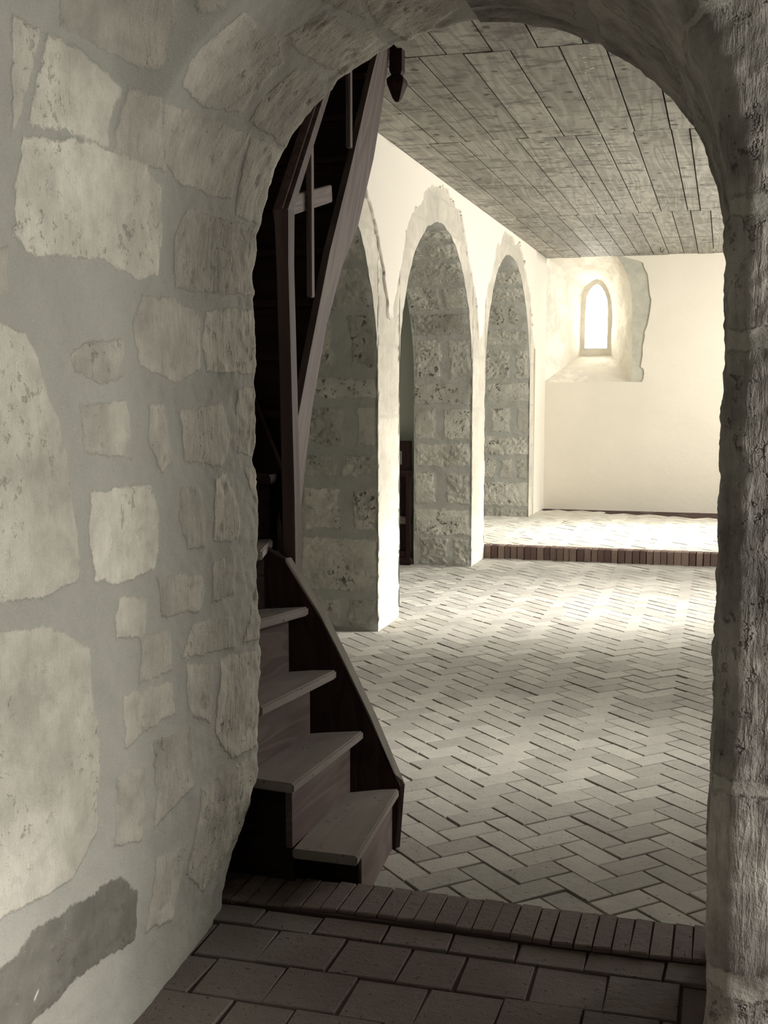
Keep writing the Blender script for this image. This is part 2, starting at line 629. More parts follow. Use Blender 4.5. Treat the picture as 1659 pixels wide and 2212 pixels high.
def herringbone(x0, x1, y0, y1, z, gap=0.0068, skip=None):
    """Bricks 205 x 102.5 mm at 45 degrees to the nave."""
    u = 0.1025
    s = math.sqrt(.5)
    e1 = (s * u, s * u)
    e2 = (-s * u, s * u)
    B = (-0.864, 3.848)
    out = []
    R = int(max(x1 - x0, y1 - y0) / u * 1.6) + 4
    cx, cy = (x0 + x1) / 2, (y0 + y1) / 2
    ci = round(((cx - B[0]) * s + (cy - B[1]) * s) / u)
    cj = round((-(cx - B[0]) * s + (cy - B[1]) * s) / u)
    for i in range(ci - R, ci + R):
        for j in range(cj - R, cj + R):
            k = (i - j) % 4
            if k == 0:
                a, b = 2, 1
            elif k == 3:
                a, b = 1, 2
            else:
                continue
            px, py = B[0] + i * e1[0] + j * e2[0], B[1] + i * e1[1] + j * e2[1]
            if not (x0 - .3 < px < x1 + .3 and y0 - .3 < py < y1 + .3):
                continue
            g = gap / 2 / u
            q = [(g, g), (a - g, g), (a - g, b - g), (g, b - g)]
            pts = [(px + m * e1[0] + n * e2[0], py + m * e1[1] + n * e2[1]) for m, n in q]
            pts = clip_poly(pts, x0, x1, y0, y1)
            if len(pts) < 3:
                continue
            ar = abs(sum(pts[t][0] * pts[(t + 1) % len(pts)][1] - pts[(t + 1) % len(pts)][0] * pts[t][1] for t in range(len(pts)))) / 2
            if ar < 0.0006:
                continue
            out.append((pts, z))
    return out
LEFT_STONES = [[(2.183,2.094),(2.335,2.32),(2.235,2.343),(2.175,2.343),(2.147,2.324),(2.123,2.086)],
               [(2.111,2.048),(2.107,2.304),(1.98,2.254),(1.964,1.958)],
               [(2.111,2.312),(2.135,2.362),(1.988,2.471),(1.988,2.362),(1.98,2.281)],
               [(1.944,1.95),(1.964,2.102),(1.996,2.362),(1.956,2.464),(1.84,2.499),(1.752,2.479),(1.74,2.394),(1.768,2.222),(1.744,1.978),(1.776,1.908),(1.864,1.923)],
               [(2.227,2.378),(2.375,2.417),(2.391,2.576),(2.347,2.732),(2.191,2.716),(2.159,2.565),(2.167,2.401)],
               [(2.123,2.37),(2.135,2.436),(2.151,2.81),(1.984,2.841),(1.972,2.673),(1.98,2.522),(2.008,2.452)],
               [(2.175,2.778),(2.231,2.775),(2.355,2.802),(2.379,3.078),(2.299,3.078),(2.163,3.086)],
               [(2.395,2.631),(2.498,2.662),(2.546,2.887),(2.55,3.078),(2.411,3.078),(2.387,2.767)],
               [(2.343,2.324),(2.411,2.362),(2.355,2.366),(2.311,2.347)],
               [(2.151,2.821),(2.159,3.058),(2.055,3.051),(1.948,3.089),(1.944,2.88),(2.0,2.868)],
               [(1.928,2.6),(1.932,2.689),(1.94,3.043),(1.756,3.07),(1.74,2.79),(1.74,2.572),(1.868,2.561)],
               [(1.756,1.818),(1.756,1.9),(1.676,1.9),(1.656,1.81)],
               [(1.704,2.394),(1.716,2.553),(1.684,2.693),(1.549,2.701),(1.513,2.568),(1.553,2.386),(1.632,2.351)],
               [(1.696,2.732),(1.712,2.845),(1.716,3.086),(1.541,3.062),(1.545,2.755),(1.616,2.708)],
               [(1.58,2.09),(1.6,2.187),(1.612,2.308),(1.529,2.304),(1.509,2.203),(1.537,2.102)],
               [(1.616,1.783),(1.616,1.939),(1.537,1.989),(1.449,2.04),(1.357,2.079),(1.213,2.098),(1.121,2.098),(1.102,1.989),(1.125,1.752)],
               [(1.473,2.118),(1.477,2.32),(1.349,2.347),(1.369,2.141)],
               [(1.477,2.417),(1.469,2.495),(1.329,2.537),(1.305,2.475),(1.377,2.413)],
               [(1.457,2.568),(1.465,2.837),(1.381,2.891),(1.297,2.833),(1.325,2.611)],
               [(1.501,2.922),(1.517,3.062),(1.309,3.089),(1.329,2.93)],
               [(1.293,2.156),(1.293,2.421),(1.205,2.46),(1.09,2.444),(1.082,2.257),(1.11,2.156),(1.209,2.141)],
               [(1.269,2.572),(1.261,2.689),(1.11,2.708),(1.11,2.603),(1.193,2.557)],
               [(1.277,2.775),(1.285,2.86),(1.181,2.918),(1.102,2.911),(1.114,2.755)],
               [(1.289,2.969),(1.293,3.089),(1.09,3.058),(1.082,3.124)],
               [(1.074,2.444),(1.042,2.681),(0.99,2.708),(0.95,2.677),(0.97,2.464)],
               [(1.062,2.751),(1.066,2.887),(0.954,2.895),(0.954,2.747)],
               [(1.046,3.132),(1.058,3.089),(0.802,3.054),(0.814,2.93)],
               [(1.054,2.257),(1.03,2.397),(0.95,2.382),(0.962,2.242)],
               [(0.95,2.359),(0.938,2.51),(0.83,2.518),(0.842,2.355)],
               [(0.922,2.635),(0.906,2.88),(0.81,2.88),(0.85,2.568)],
               [(0.802,2.786),(0.774,3.093),(0.495,3.043),(0.507,2.868),(0.619,2.751)],
               [(1.07,1.752),(1.046,1.985),(0.97,2.137),(0.806,2.156),(0.567,2.156),(0.511,2.044),(0.543,1.717)],
               [(0.838,2.269),(0.81,2.514),(0.726,2.526),(0.714,2.265)],
               [(0.69,2.417),(0.682,2.611),(0.519,2.603),(0.483,2.409)],
               [(0.67,2.238),(0.651,2.37),(0.471,2.351),(0.511,2.222)],
               [(0.499,2.662),(0.475,3.039),(0.247,3.016),(0.164,2.79),(0.283,2.623)],
               [(0.838,2.592),(0.806,2.728),(0.651,2.724),(0.71,2.588)],
               [(0.407,2.429),(0.375,2.603),(0.188,2.565),(0.231,2.394)],
               [(2.494,2.46),(2.59,2.603),(2.562,2.837),(2.514,2.635)],
               [(2.57,2.868),(2.598,2.615),(2.786,2.689),(2.758,2.953),(2.598,3.097)],
               [(2.115,1.927),(2.111,2.028),(1.972,1.943),(1.932,1.911)],
               [(0.742,1.923),(0.742,1.931),(0.659,1.931),(0.663,1.919)],
               [(0.351,1.931),(0.351,1.958),(0.319,1.935),(0.283,1.923),(0.291,1.9),(0.335,1.908)],
               [(0.427,1.74),(0.471,1.892),(0.435,2.25),(0.355,2.343),(0.239,2.351),(0.275,2.121),(0.271,1.88),(0.307,1.705)]]

# ================================================================== PASSAGE (the vaulted opening we stand in)
XC, R_, ZC, ZF = -.625, .625, 1.858, .05
Y_FAR, Y_NEAR = 3.08, 2.14
SV, SQ = ZC - ZF, R_ * PI / 2


def left_surface(s, t):
    th = np.clip((s - SV) / R_, 0, PI / 2)
    y = np.minimum(t, Y_FAR)
    out = np.maximum(t - Y_FAR, 0)
    b = 1 - smooth(2.12, 2.38, y)
    n = 2 + 7 * b
    c = np.cos(th)
    q = np.sin(th)
    k = (np.abs(c) ** n + np.abs(q) ** n) ** (-1 / n)
    x = XC - R_ * c * k
    z = np.where(s < SV, ZF + s, ZC + R_ * q * k)
    z = z + .08 * b * smooth(.0, .6, c) * (s > SV) * q
    x = x - out * np.where(s < SV, 1, c)
    z = z + out * np.where(s < SV, 0, q)
    # the worn far arris: rounded, cut back strongly near the foot
    rad = 0.035 + 0.12 * smooth(.45, .12, z)
    near = np.clip(1 - np.abs(t - Y_FAR) / rad, 0, 1)
    cut = near ** 2 * rad * 0.42
    y = y - cut
    x = x - cut * np.where(s < SV, 1, c)
    z = z + cut * np.where(s < SV, 0, q)
    # the foot of the wall leans out of plumb
    x = x - smooth(.55, .10, z) * (.035 + 0.04 * smooth(2.3, 3.05, y))
    return x, y, z


S, T = np.meshgrid(np.linspace(0, SV + SQ, 400), np.linspace(1.2, Y_FAR + .4, 340), indexing='ij')
x, y, z = left_surface(S, T)
P = np.stack([x, y, z], -1)
LEFT_TINT = [random.uniform(-.35, .35) for _ in LEFT_STONES]
LEFT_TINT[3] = 0.9
LEFT_TINT[1] = 0.6
LEFT_TINT[20] = 0.9
LEFT_TINT[15] = 0.3
LEFT_TINT[31] = 0.2
LEFT_TINT[-1] = -1.7
LEFT_TINT[-2] = LEFT_TINT[-3] = 1.5
st, ti = stone_fields(S, T, P, LEFT_STONES, LEFT_TINT, soft=.010, wob=.010)
N = normals(P)
if N[50, 50, 0] < 0:
    N = -N
near_corner = smooth(Y_FAR - .25, Y_FAR, T)
disp = st * 0.0025 + .004 + fbm(P, 5, 4, 11) * 0.012 + fbm(P, 32, 3, 5) * 0.003 * (1 + near_corner) - (fbm(P, 30, 3, 77) > .38) * 0.004 * st
disp += fbm(P, 11, 3, 21) * .008 * near_corner
disp *= smooth(0, .10, SV + SQ - S)
P = P + N * disp[..., None]
struct(grid_mesh('wall_left', P, M['passage'], {'stone': st, 'tint': ti}, flip=True))

# right half: nave arris -> soffit -> near arris -> face towards us
S, T = np.meshgrid(np.linspace(0, SV + SQ, 380), np.linspace(-.40, (Y_FAR - Y_NEAR) + 1.0, 330), indexing='ij')
th = np.clip((S - SV) / R_, 0, PI / 2)
c, q = np.cos(th), np.sin(th)
D = Y_FAR - Y_NEAR
out = np.maximum(T - D, 0) + np.maximum(-T, 0)
y = Y_FAR - np.clip(T, 0, D)
x = XC + (R_ + out) * c
z = np.where(S < SV, ZF + S, ZC + (R_ + out) * q)
x = np.where(S < SV, XC + R_ + out, x)
near = np.clip(1 - np.abs(T - D) / .05, 0, 1) ** 2 * .02
y = y + near
x = x + near * np.where(S < SV, 1, c)
z = z + near * np.where(S < SV, 0, q)
P = np.stack([x, y, z], -1)
A = S
Bc = T
polys = []
tn = []
sj = [0.0, .42, .43, .80, .81, 1.50, 1.53, 1.80, 1.83, 2.10, 2.13, 2.45, 2.47, 2.79]
rows = [(0.0, .41), (.44, .78), (.81, 1.575), (1.605, 1.80), (1.83, 2.13), (2.155, 2.46), (2.485, 2.79)]
for i, (s0, s1) in enumerate(rows):
    cuts = [-.42, .12 + .3 * (i % 2), D + .30 + .12 * (i % 3), D + 1.0]
    for k in range(len(cuts) - 1):
        sl = .04 * math.sin(i * 2.1 + k)
        polys.append([(s0 + sl, cuts[k] + .01), (s1 + sl, cuts[k] + .01), (s1 - sl * .5, cuts[k + 1] - .01), (s0 - sl * .5, cuts[k + 1] - .01)])
        tn.append(random.uniform(-.5, .5))
st, ti = stone_fields(A, Bc, P, polys, tn, soft=.010, wob=.014, seed=9)
N = normals(P)
if N[100, 60, 0] > 0:
    N = -N
chisel = fbm(np.stack([P[..., 0] + P[..., 2] * .6, P[..., 1], (P[..., 2] - P[..., 0] * .6) * 3], -1), 9, 4, 31)
disp = st * .004 - .004 + fbm(P, 5, 4, 12) * .013 + chisel * .006 + fbm(P, 34, 3, 8) * .004
disp *= smooth(0, .10, SV + SQ - S)
P = P + N * disp[..., None]
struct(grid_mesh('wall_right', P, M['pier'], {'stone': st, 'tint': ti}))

# nave side of the same wall, around the arch, and its solid body
def ring_wall(name, yy, mat, xl, xr, zt, rr, zlow=0.0):
    prof = []
    for k in range(8):
        prof.append((XC - rr, zlow + (ZC - zlow) * k / 8))
    for k in range(33):
        a = PI * k / 32
        prof.append((XC - rr * math.cos(a), ZC + rr * math.sin(a)))
    for k in range(8):
        prof.append((XC + rr, ZC - (ZC - zlow) * (k + 1) / 8))
    bm = bmesh.new()
    prev = None
    for i, (px, pz) in enumerate(prof):
        if i <= 8:
            ox, oz = xl, pz
        elif i >= len(prof) - 9:
            ox, oz = xr, pz
        else:
            ox, oz = px, zt
        a_ = bm.verts.new((px, yy, pz))
        b_ = bm.verts.new((ox, yy, oz))
        if i in (9,):
            m_ = bm.verts.new((xl, yy, zt))
            bm.faces.new((prev[0], a_, b_, m_, prev[1]))
        elif i == len(prof) - 9:
            m_ = bm.verts.new((xr, yy, zt))
            bm.faces.new((prev[0], a_, b_, m_, prev[1]))
        elif prev:
            bm.faces.new((prev[0], a_, b_, prev[1]))
        prev = (a_, b_)
    return struct(bm_obj(name, bm, mat))


ring_wall('wall_nave_near', Y_FAR + .015, M['plaster'], -2.62, NAVE_X, 3.2, R_ + .30, 0.0)
ring_wall('wall_room_front', Y_NEAR + .02, M['pier'], -1.45, ROOM_X, 3.0, R_ + .95, 0.0) if False else None
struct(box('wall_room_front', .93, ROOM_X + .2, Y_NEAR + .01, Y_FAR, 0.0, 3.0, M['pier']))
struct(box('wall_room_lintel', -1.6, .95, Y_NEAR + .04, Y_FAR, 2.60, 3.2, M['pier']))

# room behind the camera
struct(box('wall_room_left', -1.5, -1.25, -1.6, 1.24, 0.0, 2.7, M['passage']))
struct(box('wall_room_back', -1.5, ROOM_X + .2, -1.8, -1.6, 0.0, 2.7, M['passage']))
struct(box('ceiling_room', -1.6, ROOM_X + .2, -1.8, Y_NEAR + .05, 2.60, 2.75, M['passage']))


def window_wall(name, X, th, y0, y1, z1, holes, mat):
    bm = bmesh.new()
    ys = [y0]
    for (a0, a1, b0, b1) in holes:
        box_bm(bm, X, X + th, ys[-1], a0, 0, z1)
        box_bm(bm, X, X + th, a0, a1, 0, b0)
        box_bm(bm, X, X + th, a0, a1, b1, z1)
        ys.append(a1)
    box_bm(bm, X, X + th, ys[-1], y1, 0, z1)
    return struct(bm_obj(name, bm, mat))


window_wall('wall_room_right', ROOM_X, .02, -1.6, Y_NEAR + .02, 2.7, [ROOM_WIN], M['passage'])
window_wall('wall_nave_right', NAVE_X, .02, Y_FAR, 15.0, 3.2, NAVE_WIN, M['plaster'])

# ================================================================== FLOORS
struct(box('floor', -4.3, NAVE_X + .1, 3.0, 15.2, -.12, -.020, M['joint']))
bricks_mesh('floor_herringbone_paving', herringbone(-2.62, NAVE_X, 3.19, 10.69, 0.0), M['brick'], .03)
struct(box('floor_aisle', -4.3, -2.625, 3.1, 15.0, -.02, -.001, M['brick']))
# raised platform at the far end
struct(box('floor_platform_core', -2.62, NAVE_X, 10.71, 14.36, -.01, .104, M['joint']))
pave = herringbone(-2.62, NAVE_X, 10.80, 14.33, .117)
def in_margin(pts):
    mx = sum(p[0] for p in pts) / len(pts)
    my = sum(p[1] for p in pts) / len(pts)
    return my > 14.12 - (mx + 2.1) * .24 + .06 * math.sin(mx * 7)
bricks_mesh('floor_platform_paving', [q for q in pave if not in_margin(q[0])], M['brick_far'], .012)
bricks_mesh('floor_dark_brick_margin', [(q[0], .104 + random.uniform(-.012, .004)) for q in pave if in_margin(q[0])], M['margin'], .012)
# brick-on-edge front of the platform
hd = []
xx = -2.1
while xx < NAVE_X:
    w = random.uniform(.055, .068)
    hd.append(([(xx + .003, 10.685 + random.uniform(-.006, .004)), (xx + w - .003, 10.685), (xx + w - .003, 10.80), (xx + .003, 10.80)], .119))
    xx += w
bricks_mesh('trim_1', hd, M['step_face'], .13, bevel=.006)

# threshold: header bricks and square tiles of the passage
struct(box('floor_passage_bed', -1.6, ROOM_X, -1.7, 3.20, -.06, .077, M['joint_passage']))
struct(box('trim_bed', -1.6, .3, 2.995, 3.20, .05, .094, M['joint_passage']))
hd = []
xx = -1.42
while xx < .10:
    w = random.uniform(.048, .060)
    wob = .012 * math.sin(xx * 5)
    hd.append(([(xx + .002, 3.00 + wob + random.uniform(-.004, .004)), (xx + w - .002, 3.00 + wob), (xx + w - .002, 3.195 + wob * .5), (xx + .002, 3.195 + wob * .5 + random.uniform(-.006, .006))], .102))
    xx += w
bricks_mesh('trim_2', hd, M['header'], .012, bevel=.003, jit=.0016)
tl = []
rowy = [2.99, 2.885, 2.70, 2.515, 2.33, 2.14, 1.95, 1.76, 1.57, 1.38]
marks = {0: [-1.45, -1.2, -1.03, -.84, -.66, -.48, -.30, -.10, .10, .3], 1: [-1.45, -1.30, -1.12, -.93, -.747, -.60, -.42, -.24, -.06, .1, .3],
         2: [-1.45, -1.22, -1.03, -.84, -.655, -.47, -.28, -.10, .06, .3]}
for r in range(len(rowy) - 1):
    xs = marks.get(r) or [-1.5 + random.uniform(-.03, .03) + .19 * k for k in range(17)]
    if r < 3:
        xs = xs + [xs[-1] + .19 * k for k in range(1, 8)]
    for a, b in zip(xs[:-1], xs[1:]):
        b0, b1 = rowy[r + 1], rowy[r]
        j = random.uniform(-.006, .006)
        g = .003
        tl.append(([(a + g + j, b0 + g), (b - g + j, b0 + g), (b - g, b1 - g), (a + g, b1 - g)], .088 - (.004 if r else 0)))
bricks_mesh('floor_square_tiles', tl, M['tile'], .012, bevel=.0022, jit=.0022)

# ================================================================== ARCADE
AX, AX2 = -2.10, -2.62
ZT = 3.14
ARCHES = [(5.95, 1.23, 1.60), (8.90, 1.20, 1.60), (11.965, 1.285, 1.60)]
cols = [(Y_FAR, 0.0)]
for (yc, r, zs) in ARCHES:
    prev = cols[-1][0]
    nseg = max(3, int((yc - r - prev) / .05))
    for k in range(1, nseg):
        cols.append((prev + (yc - r - prev) * k / nseg, 0.0))
    cols.append((yc - r, 0.0))
    for k in range(0, 65):
        a = PI * k / 64
        cols.append((yc - r * math.cos(a), zs + r * math.sin(a)))
    cols.append((yc + r, 0.0))
for k in range(1, 23):
    cols.append((ARCHES[-1][0] + ARCHES[-1][1] + (14.36 - 13.25) * k / 22, 0.0))
NZ = 90


def arris(P, amp=.016, reach=.035):
    """Worn, broken arrises: the same in-plane shift for the face and for the reveal that meets it."""
    Y, Z = P[..., 1], P[..., 2]
    dy = np.zeros(Y.shape)
    dz = np.zeros(Y.shape)
    for (yc, r, zs) in ARCHES:
        low = Z < zs
        vy = Y - yc
        vz = np.where(low, 0, Z - zs)
        L = np.maximum(np.hypot(vy, vz), 1e-6)
        d = L - r
        oy = yc + vy / L * r
        oz = np.where(low, Z, zs + vz / L * r)
        q = np.stack([np.zeros_like(oy), oy, oz], -1)
        a = (fbm(q, 13, 4, 91) * 1.3 - .25) * amp * np.exp(-np.abs(d) / reach) * (np.abs(d) < .3)
        dy -= vy / L * a
        dz -= vz / L * a
    out = P.copy()
    out[..., 1] += dy
    out[..., 2] += dz
    return out


P = np.zeros((len(cols), NZ, 3))
for i, (yy, z0) in enumerate(cols):
    P[i, :, 0] = AX
    P[i, :, 1] = yy
    P[i, :, 2] = np.linspace(z0, ZT, NZ)
rough = fbm(P, 9, 4, 2)
P[..., 0] += rough * .006
P = arris(P)
st = np.ones(P.shape[:2])
hh = P[..., 2] / .23
st = np.clip(.5 + (np.abs((hh % 1) - .5) * -1 + .46) * 12, 0, 1)
ti = vnoise(np.stack([np.floor(P[..., 1] / .4), np.floor(hh), hh * 0], -1) + .5, 1.0, 5)
struct(grid_mesh('wall_arcade', P, M['facing'], {'stone': st, 'tint': ti}, flip=False))

# plaster coat above the arches, broken off in a jagged line round each arch
def plaster_edge(yy):
    if yy < 4.5 or yy > 13.56 + .03 * math.sin(yy * 50):
        return 0.0
    z = 2.02 + .05 * math.sin(yy * 9)
    for (yc, r, zs) in ARCHES:
        ro = r + .26
        if abs(yy - yc) < ro:
            z = max(z, zs + math.sqrt(ro * ro - (yy - yc) ** 2) * (1.0 if r < 1.25 else .985))
    return z


ys = np.arange(Y_FAR + .02, 14.35, .012)
bot = np.array([plaster_edge(v) for v in ys])
Pn = np.stack([ys, ys * 0, ys * 0], -1)
step = np.round(vnoise(Pn, 6, 3) * 2) * .025
bot = np.where(bot > 0, np.clip(bot + step + fbm(Pn, 9, 4, 4) * .05, .0, 3.085), 0)
NP = 24
P = np.zeros((len(ys), NP + 2, 3))
for k in range(NP):
    P[:, k + 1, 0] = AX + .016
    P[:, k + 1, 1] = ys
    P[:, k + 1, 2] = bot + (ZT - bot) * k / (NP - 1)
P[:, 0] = P[:, 1]
P[:, 0, 0] = AX - .01
P[:, -1] = P[:, -2]
P[:, -1, 0] = AX - .01
rowfade = np.exp(-np.maximum(np.arange(NP + 2) - 1, 0) / 2.0)[None, :]
P[:, :, 1] += (fbm(P, 12, 4, 61) * .04 + np.round(vnoise(P, 9, 62) * 2) * .012) * rowfade * (bot > .5)[:, None]
P[:, 1:-1, 0] += fbm(P[:, 1:-1], 2.5, 2, 6) * .004
struct(grid_mesh('wall_arcade_plaster', P, M['plaster'], flip=False))

# reveals and intrados of each arch
def reveal(name, yc, r, zs, seed, courses, z_base=0.0, left_x=AX2):
    L1 = zs - z_base
    L2 = PI * r
    s = np.linspace(0, 2 * L1 + L2, 900)
    w = np.linspace(-.0, 1.0, 84)
    Sg, W = np.meshgrid(s, w, indexing='ij')
    th = np.clip((Sg - L1) / r, 0, PI)
    yy = yc - r * np.cos(th)
    zz = np.where(Sg < L1, z_base + Sg, np.where(Sg > L1 + L2, z_base + (2 * L1 + L2 - Sg), zs + r * np.sin(th)))
    xx = AX - W * (AX - left_x)
    P = np.stack([xx, yy, zz], -1)
    # far (right-hand) reveal coordinate: height along the surface measured from its foot
    h = 2 * L1 + L2 - Sg
    polys, tn = [], []
    for (h0, h1, cuts) in courses:
        for (c0, c1, tt) in cuts:
            polys.append([(h0, c0), (h1, c0), (h1, c1), (h0, c1)])
            tn.append(tt)
    xm = (AX - xx)
    st, ti = stone_fields(h, xm, P, polys, tn, soft=.014, wob=.028, seed=seed)
    st2, ti2 = stone_fields(Sg, xm, P, polys, tn, soft=.014, wob=.028, seed=seed + 4)
    half = (Sg < L1 + L2 / 2)
    st = np.where(half, st2, st)
    ti = np.where(half, ti2, ti)
    N = normals(P)
    # towards the opening's middle
    mid = np.stack([P[..., 0], np.full_like(yy, yc), np.full_like(yy, min(zs, 1.2))], -1)
    sg = np.sign(((mid - P) * N).sum(-1).mean())
    N = N * sg
    e = smooth(0, .10, W)
    pit_n = fbm(P, 34, 3, seed + 1)
    soft_n = smooth(-.25, .15, fbm(P, 2.3, 2, seed + 31))
    disp = st * .003 + fbm(P, 6, 3, seed) * .010 + pit_n * .013 * (.15 + st * soft_n) - np.maximum(pit_n - .3, 0) * .03 * st
    worn = arris(P)
    P = P + (worn - P) * np.exp(-W * .52 / .03)[..., None] + N * (disp * e)[..., None]
    return struct(grid_mesh(name, P, M['reveal'], {'stone': st, 'tint': ti}, flip=True))


CR1 = [(0.02, .20, [(.02, .20, -.2), (.25, .50, .3)]), (.26, .60, [(.01, .51, .4)]), (.66, .92, [(.02, .16, .2), (.26, .50, .5)]),
       (1.0, 1.13, [(.0, .24, .1), (.27, .52, .2)]), (1.20, 1.44, [(.02, .13, .2), (.23, .51, -.2)]), (1.50, 1.62, [(.0, .5, .3)]),
       (1.70, 2.02, [(.02, .17, -.4), (.30, .51, .1)]), (2.08, 2.32, [(.0, .25, .2), (.3, .5, 0)]), (2.38, 2.6, [(.02, .2, .2), (.26, .5, .3)]),
       (2.66, 2.9, [(.0, .5, .2)]), (2.95, 3.2, [(.0, .2, .2), (.3, .5, 0)])]
CR2 = [(.02, .24, [(.02, .16, .0), (.22, .46, -.2)]), (.28, .50, [(.0, .51, .5)]), (.55, .82, [(.01, .22, .2), (.33, .51, .4)]), (.88, 1.08, [(.02, .50, .3)]),
       (1.13, 1.38, [(.02, .25, .4), (.33, .51, .1)]), (1.42, 1.60, [(.0, .51, .2)]), (1.66, 1.98, [(.02, .20, .1), (.28, .50, .4)]),
       (2.03, 2.22, [(.0, .51, -.5)]), (2.27, 2.48, [(.0, .2, .2), (.24, .51, .3)]), (2.52, 2.75, [(.0, .51, 0)]), (2.8, 3.0, [(.0, .25, .2), (.3, .5, .3)]), (3.05, 3.3, [(0, .5, .1)])]
CR3 = [(.02, .2, [(.02, .5, .1)]), (.24, .50, [(.0, .51, .6)]), (.56, .76, [(.02, .13, .1), (.2, .32, .2), (.38, .51, .2)]), (.82, 1.02, [(.0, .51, .4)]),
       (1.08, 1.34, [(.02, .14, .1), (.22, .42, .6)]), (1.42, 1.62, [(.0, .5, .2)]), (1.68, 2.0, [(.02, .15, .1), (.24, .5, .3)]), (2.06, 2.24, [(.0, .5, .1)]),
       (2.3, 2.55, [(.1, .2, 0), (.26, .46, -.4)]), (2.6, 2.8, [(.0, .5, 0)]), (2.86, 3.1, [(0, .25, .1), (.3, .5, .2)])]
reveal('wall_arch_reveal', *ARCHES[0], 5, CR1)
reveal('wall_arch_reveal', *ARCHES[1], 15, CR2)
reveal('wall_arch_reveal', *ARCHES[2], 25, CR3)

# back of the arcade wall (aisle side), with the same openings
bm = bmesh.new()
prev = None
for (yy, z0) in cols:
    a_ = bm.verts.new((AX2, yy, z0))
    b_ = bm.verts.new((AX2, yy, ZT))
    if prev and yy - prev[2] > 1e-6:
        bm.faces.new((prev[0], a_, b_, prev[1]))
    prev = (a_, b_, yy)
struct(bm_obj('wall_arcade_back', bm, M['aisle']))

# aisle
struct(box('wall_aisle_left', -4.3, -4.2, 3.0, 14.9, -.02, 3.2, M['aisle']))
struct(box('wall_aisle_cross', -4.2, -2.625, 10.30, 10.45, -.005, 3.2, M['aisle']))
struct(box('wall_aisle_near', -4.2, -2.625, 3.0, 3.1, -.005, 3.2, M['aisle']))
struct(box('wall_aisle_end', -4.2, -2.3, 14.8, 14.9, -.005, 3.2, M['aisle']))
struct(box('ceiling_aisle', -4.3, -2.3, 3.0, 14.9, 3.14, 3.24, M['aisle']))

# ================================================================== END WALL, NICHE AND WINDOW
YE = 14.35
niche = [(-2.11, 1.64), (-1.06, 1.64), (-1.062, 1.9), (-1.064, 2.2), (-1.068, 2.5), (-1.08, 2.66), (-1.105, 2.80), (-1.145, 2.92), (-1.20, 3.03), (-1.275, 3.13),
         (-1.57, 3.14), (-1.83, 3.14), (-2.11, 3.13), (-2.11, 2.8), (-2.11, 2.5), (-2.11, 2.2), (-2.11, 1.9)]
inner = [(-1.75, 1.98), (-1.39, 1.98), (-1.385, 2.15), (-1.38, 2.3), (-1.38, 2.5), (-1.385, 2.63), (-1.40, 2.71), (-1.43, 2.79), (-1.47, 2.85), (-1.52, 2.90),
         (-1.57, 2.92), (-1.62, 2.90), (-1.70, 2.82), (-1.745, 2.72), (-1.755, 2.55), (-1.755, 2.35), (-1.755, 2.15)]
frame = [(-1.708, 2.07), (-1.432, 2.07), (-1.430, 2.2), (-1.428, 2.35), (-1.428, 2.5), (-1.432, 2.62), (-1.445, 2.69), (-1.47, 2.76), (-1.50, 2.81), (-1.535, 2.85),
         (-1.57, 2.865), (-1.605, 2.85), (-1.66, 2.79), (-1.695, 2.70), (-1.706, 2.5), (-1.708, 2.35), (-1.708, 2.2)]


def resample(pts, n=170):
    pts = np.array(pts + [pts[0]])
    out = []
    for i in range(len(pts) - 1):
        for k in range(n // (len(pts) - 1)):
            t = k / (n // (len(pts) - 1))
            out.append(pts[i] * (1 - t) + pts[i + 1] * t)
    out.append(out[0])
    return np.array(out)


o0, o1, o2 = resample(niche), resample(inner), resample(frame)
rings = [(o0, YE)]
for k in range(1, 31):
    t = k / 30
    rings.append((o0 * (1 - t) + o1 * t, YE + .78 * t))
for k in range(1, 4):
    t = k / 3
    rings.append((o1 * (1 - t) + o2 * t, YE + .78))
for k in range(1, 4):
    rings.append((o2, YE + .78 + .04 * k))
P = np.array([[(p[0], yy, p[1]) for p in rr] for rr, yy in rings])
nz = fbm(P, 4, 4, 44)
inner_w = np.clip(np.minimum(np.arange(len(rings)) / 4, (32 - np.arange(len(rings))) / 4), 0, 1)[:, None]
side = smooth(1.70, 1.80, P[..., 2])
P[..., 0] += nz * .025 * inner_w * side
P[..., 2] += fbm(P, 5, 3, 45) * .02 * inner_w * side
stn = smooth(-.2, .1, fbm(P, 2.2, 2, 71))
struct(grid_mesh('window_1', P, M['niche'], {'stone': stn, 'tint': vnoise(P, 3, 8) * .5}, flip=False))

# stone body of the end wall, then the plaster coat with its broken edge beside the niche
bm = bmesh.new()
zs_ = [p for p in niche[1:10]]
prev = None
for (px, pz) in zs_:
    a_ = bm.verts.new((px, YE, pz))
    b_ = bm.verts.new((-.70, YE, pz))
    if prev:
        bm.faces.new((prev[0], prev[1], b_, a_))
    prev = (a_, b_)
end = bm_obj('wall_end_quoins', bm, M['patch'])
at = end.data.attributes.new('stone', 'FLOAT', 'POINT')
for v in at.data:
    v.value = 1.0
struct(end)
jag = [(1.642, -.945), (1.67, -.925), (1.74, -.915), (1.79, -.92), (1.82, -.955), (1.90, -.945), (1.97, -.935), (2.06, -.94), (2.12, -.925), (2.18, -.915), (2.22, -.925),
       (2.30, -.89), (2.45, -.865), (2.60, -.85), (2.66, -.87), (2.80, -.885), (2.90, -.90), (2.97, -.94), (3.03, -.955), (3.06, -1.02), (3.09, -1.13), (3.13, -1.24), (3.14, -1.275)]
bm = bmesh.new()
prev = None
